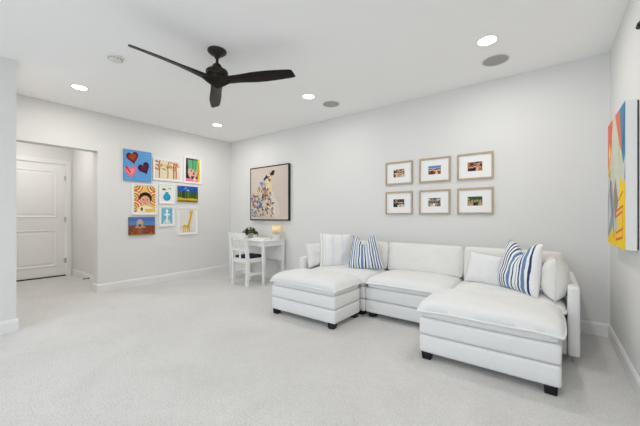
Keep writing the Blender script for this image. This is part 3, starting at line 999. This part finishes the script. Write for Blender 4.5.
block('armrest', sofa, (0.112 + SX, 0.184 + SX, Y0 + SY - 0.03, Y1 + SY, 0.065, 0.608), r=0.016, puff=0.004, seed=44)


def pillow(label, x, y, z, yaw, tilt, w, h, th, m, seed, chop=0.0, taper=0.0, roll=0.0, flange=None, cat_group='throw pillows on the sofa', pinch=0.07, name='throw_pillow'):
    t = bpy.data.objects
    bm = bmesh.new()
    uvl = bm.loops.layers.uv.new('UVMap')
    n = 34
    sides = []
    for side in (-1, 1):
        G = []
        for i in range(n + 1):
            row = []
            for j in range(n + 1):
                u, v = i / n * 2 - 1, j / n * 2 - 1
                e = max(0, 1 - abs(u) ** 2.6) * max(0, 1 - abs(v) ** 2.6)
                X = w / 2 * u * (1 - pinch * (1 - v * v) * abs(u) ** 2)
                Z = h / 2 * v * (1 - pinch * (1 - u * u) * abs(v) ** 2)
                Yt = side * (th / 2) * e ** 0.55
                X *= 1 - taper * ((v + 1) / 2) ** 1.3
                if chop:
                    c = math.exp(-(u / .42) ** 2) * max(0, (v + .35) / 1.35) ** 1.6
                    Z -= chop * c
                    X -= w * 0.05 * u * max(0, v) ** 1.5 * (1 - abs(u)) * 1.2
                    Yt *= 1 - 0.45 * c
                    Yt += -side * 0.0 + 0.02 * c
                k = e ** .4
                Yt += side * k * 0.010 * noise.noise(Vector((u * 2.4 + seed, v * 2.4, seed + side)))
                Yt += (1 - k) * 0.006 * noise.noise(Vector((u * 2 + seed, v * 2, seed * 2)))
                if v < 0: Yt *= 1 + 0.12 * -v       # weight settles at the bottom
                vt = bm.verts.new((X, Yt, Z + h / 2)) if (side == -1 or (abs(u) < 1 and abs(v) < 1)) else sides[0][i][j]
                row.append(vt)
            G.append(row)
        sides.append(G)
        for i in range(n):
            for j in range(n):
                f = bm.faces.new((G[i][j], G[i + 1][j], G[i + 1][j + 1], G[i][j + 1]))
                for lp, (a_, b_) in zip(f.loops, ((i, j), (i + 1, j), (i + 1, j + 1), (i, j + 1))): lp[uvl].uv = (a_ / n, b_ / n)
    G = sides[0]
    loop = [G[i][0] for i in range(n)] + [G[n][j] for j in range(n)] + [G[i][n] for i in range(n, 0, -1)] + [G[0][j] for j in range(n, 0, -1)]
    pts = [v.co.copy() for v in loop]
    MW = Matrix.Translation((x, y, z)) @ Matrix.Rotation(math.radians(yaw), 4, 'Z') @ Matrix.Rotation(math.radians(-tilt), 4, 'X') @ Matrix.Rotation(math.radians(roll), 4, 'Y')
    o = link_mesh(name, bm, m, angle=80)
    o.matrix_world = MW
    tag(o, label, 'pillow', cat_group)
    if flange:
        b2 = bmesh.new()
        tube(b2, pts, 0.0055, 6, closed=True)
        link_mesh('piping', b2, flange, o, angle=80)
    return o


pillow('plain white pillow against the left armrest, beside the pale striped pillow', -2.555, 3.335, 0.466, 87, 8, 0.46, 0.325, 0.15, LINEN, 3.1, flange=PIPE)
pillow('large white pillow with faint pale blue stripes at the left end', -2.345, 3.425, 0.458, 52, 9, 0.46, 0.465, 0.15, STR_C, 8.4, pinch=0.05, roll=3)
pillow('blue and white wavy striped pillow dented at the top, left end', -1.890, 3.430, 0.466, 22, 13, 0.47, 0.460, 0.17, STR_A, 5.5, chop=0.130, taper=0.38, roll=-4)
pillow('plain cream square pillow left of the right striped pillow', -0.545, 3.400, 0.472, 4, 16, 0.335, 0.320, 0.14, LINEN, 1.9, flange=TAUPE, roll=8)
pillow('blue and white striped pillow standing tall near the right armrest', -0.262, 3.290, 0.464, -43, 12, 0.50, 0.475, 0.165, STR_B, 6.6, chop=0.110, taper=0.27, roll=2)
pillow('plump plain cream pillow squeezed against the right armrest', 0.024, 3.300, 0.456, -88, 1, 0.40, 0.355, 0.21, LINEN2, 9.2, flange=PIPE, roll=-3)

# ---------------------------------------------------------------- desk
desk = empty('desk', (-4.29, 3.69, 0))
tag(desk, 'small white wooden desk against the back wall in the corner', 'desk')
DW, DD, DH = 0.95, 0.53, 0.745
simple('tabletop', -DW / 2, DW / 2, -DD / 2, DD / 2, DH - 0.024, DH, WHITEW, desk, 0.004)
bm = bmesh.new()
a_, b_ = DW / 2 - 0.03, DD / 2 - 0.025
box(bm, -a_, a_, -b_, -b_ + 0.018, DH - 0.105, DH - 0.024)
box(bm, -a_, a_, b_ - 0.018, b_, DH - 0.105, DH - 0.024)
box(bm, -a_, -a_ + 0.018, -b_, b_, DH - 0.105, DH - 0.024)
box(bm, a_ - 0.018, a_, -b_, b_, DH - 0.105, DH - 0.024)
link_mesh('apron', bm, WHITEW, desk, smooth=False)
for sx in (-1, 1):
    for sy in (-1, 1):
        bm = bmesh.new()
        box(bm, -0.024, 0.024, -0.024, 0.024, 0, DH - 0.024, 0.003, 1)
        for v in bm.verts:
            k = 0.78 + 0.22 * v.co.z / DH
            v.co.x *= k; v.co.y *= k
        bmesh.ops.translate(bm, vec=(sx * (DW / 2 - 0.032), sy * (DD / 2 - 0.030), 0), verts=bm.verts)
        link_mesh('leg', bm, WHITEW, desk)
simple('back_panel', -a_ + 0.01, a_ - 0.01, b_ - 0.030, b_ - 0.018, 0.36, DH - 0.105, WHITEW, desk)
simple('drawer_front', -0.30, 0.30, -b_ - 0.004, -b_ + 0.004, DH - 0.098, DH - 0.034, WHITEW, desk, 0.002, 1)
bm = bmesh.new()
tube(bm, [(0, -b_ - 0.002, DH - 0.066), (0, -b_ - 0.018, DH - 0.066)], [0.006, 0.011], 12)
link_mesh('knob', bm, WHITEW, desk)

# chair
ch = empty('desk_chair', (-4.145, 3.20, 0))
tag(ch, 'white wooden chair with navy seat pad pushed up to the desk', 'chair')
CW = 0.185       # half distance between the posts
for sx in (-1, 1):
    bm = bmesh.new()
    pts = [(0, 0.0, 0.0), (0, 0.012, 0.22), (0, 0.015, 0.45), (0, -0.012, 0.65), (0, -0.065, 0.885)]
    rg = []
    for (x, y, z), hw_ in zip(pts, (0.018, 0.020, 0.021, 0.019, 0.016)):
        rg.append([bm.verts.new((sx * (CW - 0.0) + dx * hw_, y + dy * hw_ * 1.25, z)) for dx, dy in ((-1, -1), (1, -1), (1, 1), (-1, 1))])
    for a1_, b1_ in zip(rg, rg[1:]):
        for k in range(4): bm.faces.new((a1_[k], a1_[(k + 1) % 4], b1_[(k + 1) % 4], b1_[k]))
    bm.faces.new(rg[0]); bm.faces.new(rg[-1])
    link_mesh('back_post', bm, WHITEW, ch, angle=50)
    bm = bmesh.new()
    box(bm, -0.019, 0.019, -0.019, 0.019, 0, 0.43, 0.003, 1)
    for v in bm.verts:
        k = 0.8 + 0.2 * v.co.z / 0.43
        v.co.x *= k; v.co.y *= k
    bmesh.ops.translate(bm, vec=(sx * CW, 0.375, 0), verts=bm.verts)
    link_mesh('leg', bm, WHITEW, ch)
    simple('side_stretcher', sx * CW - 0.009, sx * CW + 0.009, 0.0, 0.375, 0.165, 0.200, WHITEW, ch, 0.002, 1)
simple('cross_stretcher', -CW, CW, 0.18, 0.20, 0.172, 0.196, WHITEW, ch, 0.002, 1)
bm = bmesh.new()
box(bm, -CW - 0.015, CW + 0.015, 0.0, 0.018, 0.385, 0.435); box(bm, -CW - 0.015, CW + 0.015, 0.372, 0.392, 0.385, 0.435)
box(bm, -CW - 0.012, -CW + 0.008, 0, 0.38, 0.385, 0.435); box(bm, CW - 0.008, CW + 0.012, 0, 0.38, 0.385, 0.435)
box(bm, -CW - 0.02, CW + 0.02, 0.02, 0.405, 0.433, 0.449, 0.005, 2)
link_mesh('seat', bm, WHITEW, ch, angle=30)
block('seat_pad', ch, (-CW + 0.01, CW - 0.01, 0.035, 0.395, 0.449, 0.492), NAVY, r=0.018, puff=0.003, seed=3)


def curved_rail(name, z0, z1, bow, ybase, wave):
    bm = bmesh.new()
    N = 14
    R = []
    for i in range(N + 1):
        q = i / N * 2 - 1
        x = q * (CW - 0.01)
        y = ybase - bow * (1 - q * q)
        zt = z1 + wave * (1 - q * q)
        zb = z0 + wave * 0.6 * (1 - q * q)
        R.append([bm.verts.new(p) for p in ((x, y - 0.009, zb), (x, y + 0.009, zb), (x, y + 0.006, zt), (x, y - 0.012, zt))])
    for a1_, b1_ in zip(R, R[1:]):
        for k in range(4): bm.faces.new((a1_[k], a1_[(k + 1) % 4], b1_[(k + 1) % 4], b1_[k]))
    bm.faces.new(R[0]); bm.faces.new(R[-1])
    return link_mesh(name, bm, WHITEW, ch, angle=50)


curved_rail('top_rail', 0.795, 0.868, 0.022, -0.052, 0.014)
curved_rail('lower_rail', 0.585, 0.625, 0.014, -0.004, -0.010)
for q in (-0.5, 0.0, 0.5):
    bm = bmesh.new()
    x = q * CW * 1.1
    g = []
    for y, z in ((-0.015, 0.60), (-0.036, 0.71), (-0.066, 0.815)):
        g.append([bm.verts.new((x + dx * 0.013, y + dy * 0.005, z)) for dx, dy in ((-1, -1), (1, -1), (1, 1), (-1, 1))])
    for a1_, b1_ in zip(g, g[1:]):
        for k in range(4): bm.faces.new((a1_[k], a1_[(k + 1) % 4], b1_[(k + 1) % 4], b1_[k]))
    bm.faces.new(g[0]); bm.faces.new(g[-1])
    link_mesh('back_slat', bm, WHITEW, ch, angle=50)
simple('back_slat', -0.02, 0.02, 0.0, 0.010, 0.435, 0.59, WHITEW, ch, 0.002, 1)

# table lamp
lamp = empty('table_lamp', (-3.935, 3.845, DH))
tag(lamp, 'small lit table lamp with cream drum shade on the desk', 'lamp')
bm = bmesh.new()
lathe(bm, [(0.050, 0.0), (0.054, 0.006), (0.054, 0.075), (0.048, 0.086), (0.016, 0.09), (0.014, 0.10)], 28)
link_mesh('base', bm, CERAM, lamp)
bm = bmesh.new()
lathe(bm, [(0.006, 0.09), (0.006, 0.15), (0.013, 0.152), (0.013, 0.17)], 12)
link_mesh('pole', bm, CHROME, lamp)
bm = bmesh.new()
lathe(bm, [(0.010, 0.168), (0.024, 0.19), (0.022, 0.21), (0.006, 0.222)], 16)
link_mesh('bulb', bm, emat('warm_bulb', (1, 0.78, 0.5), 6), lamp)
bm = bmesh.new()
lathe(bm, [(0.080, 0.105), (0.072, 0.262)], 36, cap=False)
shade = link_mesh('lamp_shade', bm, SH, lamp)
md = shade.modifiers.new('thick', 'SOLIDIFY'); md.thickness = 0.0012
pl = bpy.data.lights.new('bulb_light', 'POINT')
pl.energy, pl.color, pl.shadow_soft_size = 9.0, (1.0, 0.87, 0.68), 0.02
plo = bpy.data.objects.new('bulb_light', pl)
plo.location = (-3.935, 3.845, DH + 0.200)
COL.objects.link(plo)
bpy.data.objects['bulb'].visible_shadow = True
bm = bmesh.new()
tube(bm, [(0.05, 0.03, 0.006), (0.10, 0.075, 0.006), (0.135, 0.09, -0.05), (0.10, 0.105, -0.25), (0.16, 0.10, -0.50), (0.02, 0.105, -0.62), (-0.1, 0.112, -0.40)], 0.0028, 6)
link_mesh('power_cord', bm, PLASTIC, lamp)

# notebook on the desk
bm = bmesh.new()
box(bm, -0.16, 0.16, -0.11, 0.11, 0, 0.022, 0.004, 2)
nb = link_mesh('notebook', bm, PAPER)
nb.location = (-4.12, 3.64, DH)
nb.rotation_euler = (0, 0, 0.1)
tag(nb, 'flat white notebook lying on the desk in front of the lamp', 'notebook')

# potted plant
pot = empty('potted_plant', (-4.47, 3.70, DH))
tag(pot, 'small green leafy plant in a pale pot on the desk', 'plant')
bm = bmesh.new()
lathe(bm, [(0.038, 0.0), (0.044, 0.01), (0.056, 0.09), (0.058, 0.10), (0.052, 0.10), (0.050, 0.092)], 28)
link_mesh('pot', bm, POTM, pot)
bm = bmesh.new()
lathe(bm, [(0.051, 0.088), (0.045, 0.094), (0.01, 0.097)], 24)
link_mesh('soil', bm, SOIL, pot)
bm = bmesh.new()
bs = bmesh.new()
rl = random.Random(12)
for i in range(75):
    az = rl.random() * 2 * PI
    rad = 0.03 + 0.115 * rl.random() ** 0.7
    top = 0.115 + 0.085 * (1 - (rad / 0.15) ** 2) * rl.random() + 0.015 * rl.random()
    if rad > 0.09: top -= 0.06 * rl.random()
    c = Vector((rad * math.cos(az), rad * math.sin(az) * 0.85, top))
    if i % 3 == 0: tube(bs, [(0.01 * math.cos(az), 0.01 * math.sin(az), 0.09), (c.x * .5, c.y * .5, max(top, .11) + 0.02), tuple(c)], 0.0016, 4)
    M = Matrix.Translation(c) @ Matrix.Rotation(az, 4, 'Z') @ Matrix.Rotation(0.3 + 0.9 * rl.random(), 4, 'Y') @ Matrix.Rotation(rl.uniform(-.6, .6), 4, 'X')
    L, W = 0.030 + 0.016 * rl.random(), 0.017 + 0.008 * rl.random()
    outline = [(-L, 0, 0), (-L * .4, W, .003), (L * .4, W * .9, 0), (L, 0, -.008), (L * .4, -W * .9, 0), (-L * .4, -W, .003)]
    top_ = [bm.verts.new(M @ Vector(p)) for p in outline]
    bot_ = [bm.verts.new(M @ (Vector(p) + Vector((0, 0, -0.001)))) for p in outline]
    ft = bm.faces.new(top_); fb_ = bm.faces.new(bot_[::-1])
    fs = [ft, fb_] + [bm.faces.new((top_[k], bot_[k], bot_[(k + 1) % 6], top_[(k + 1) % 6])) for k in range(6)]
    for f in fs: f.material_index = i % 3 == 1
link_mesh('foliage', bm, [LEAF, LEAF2], pot, smooth=False)
link_mesh('stems', bs, LEAF2, pot)
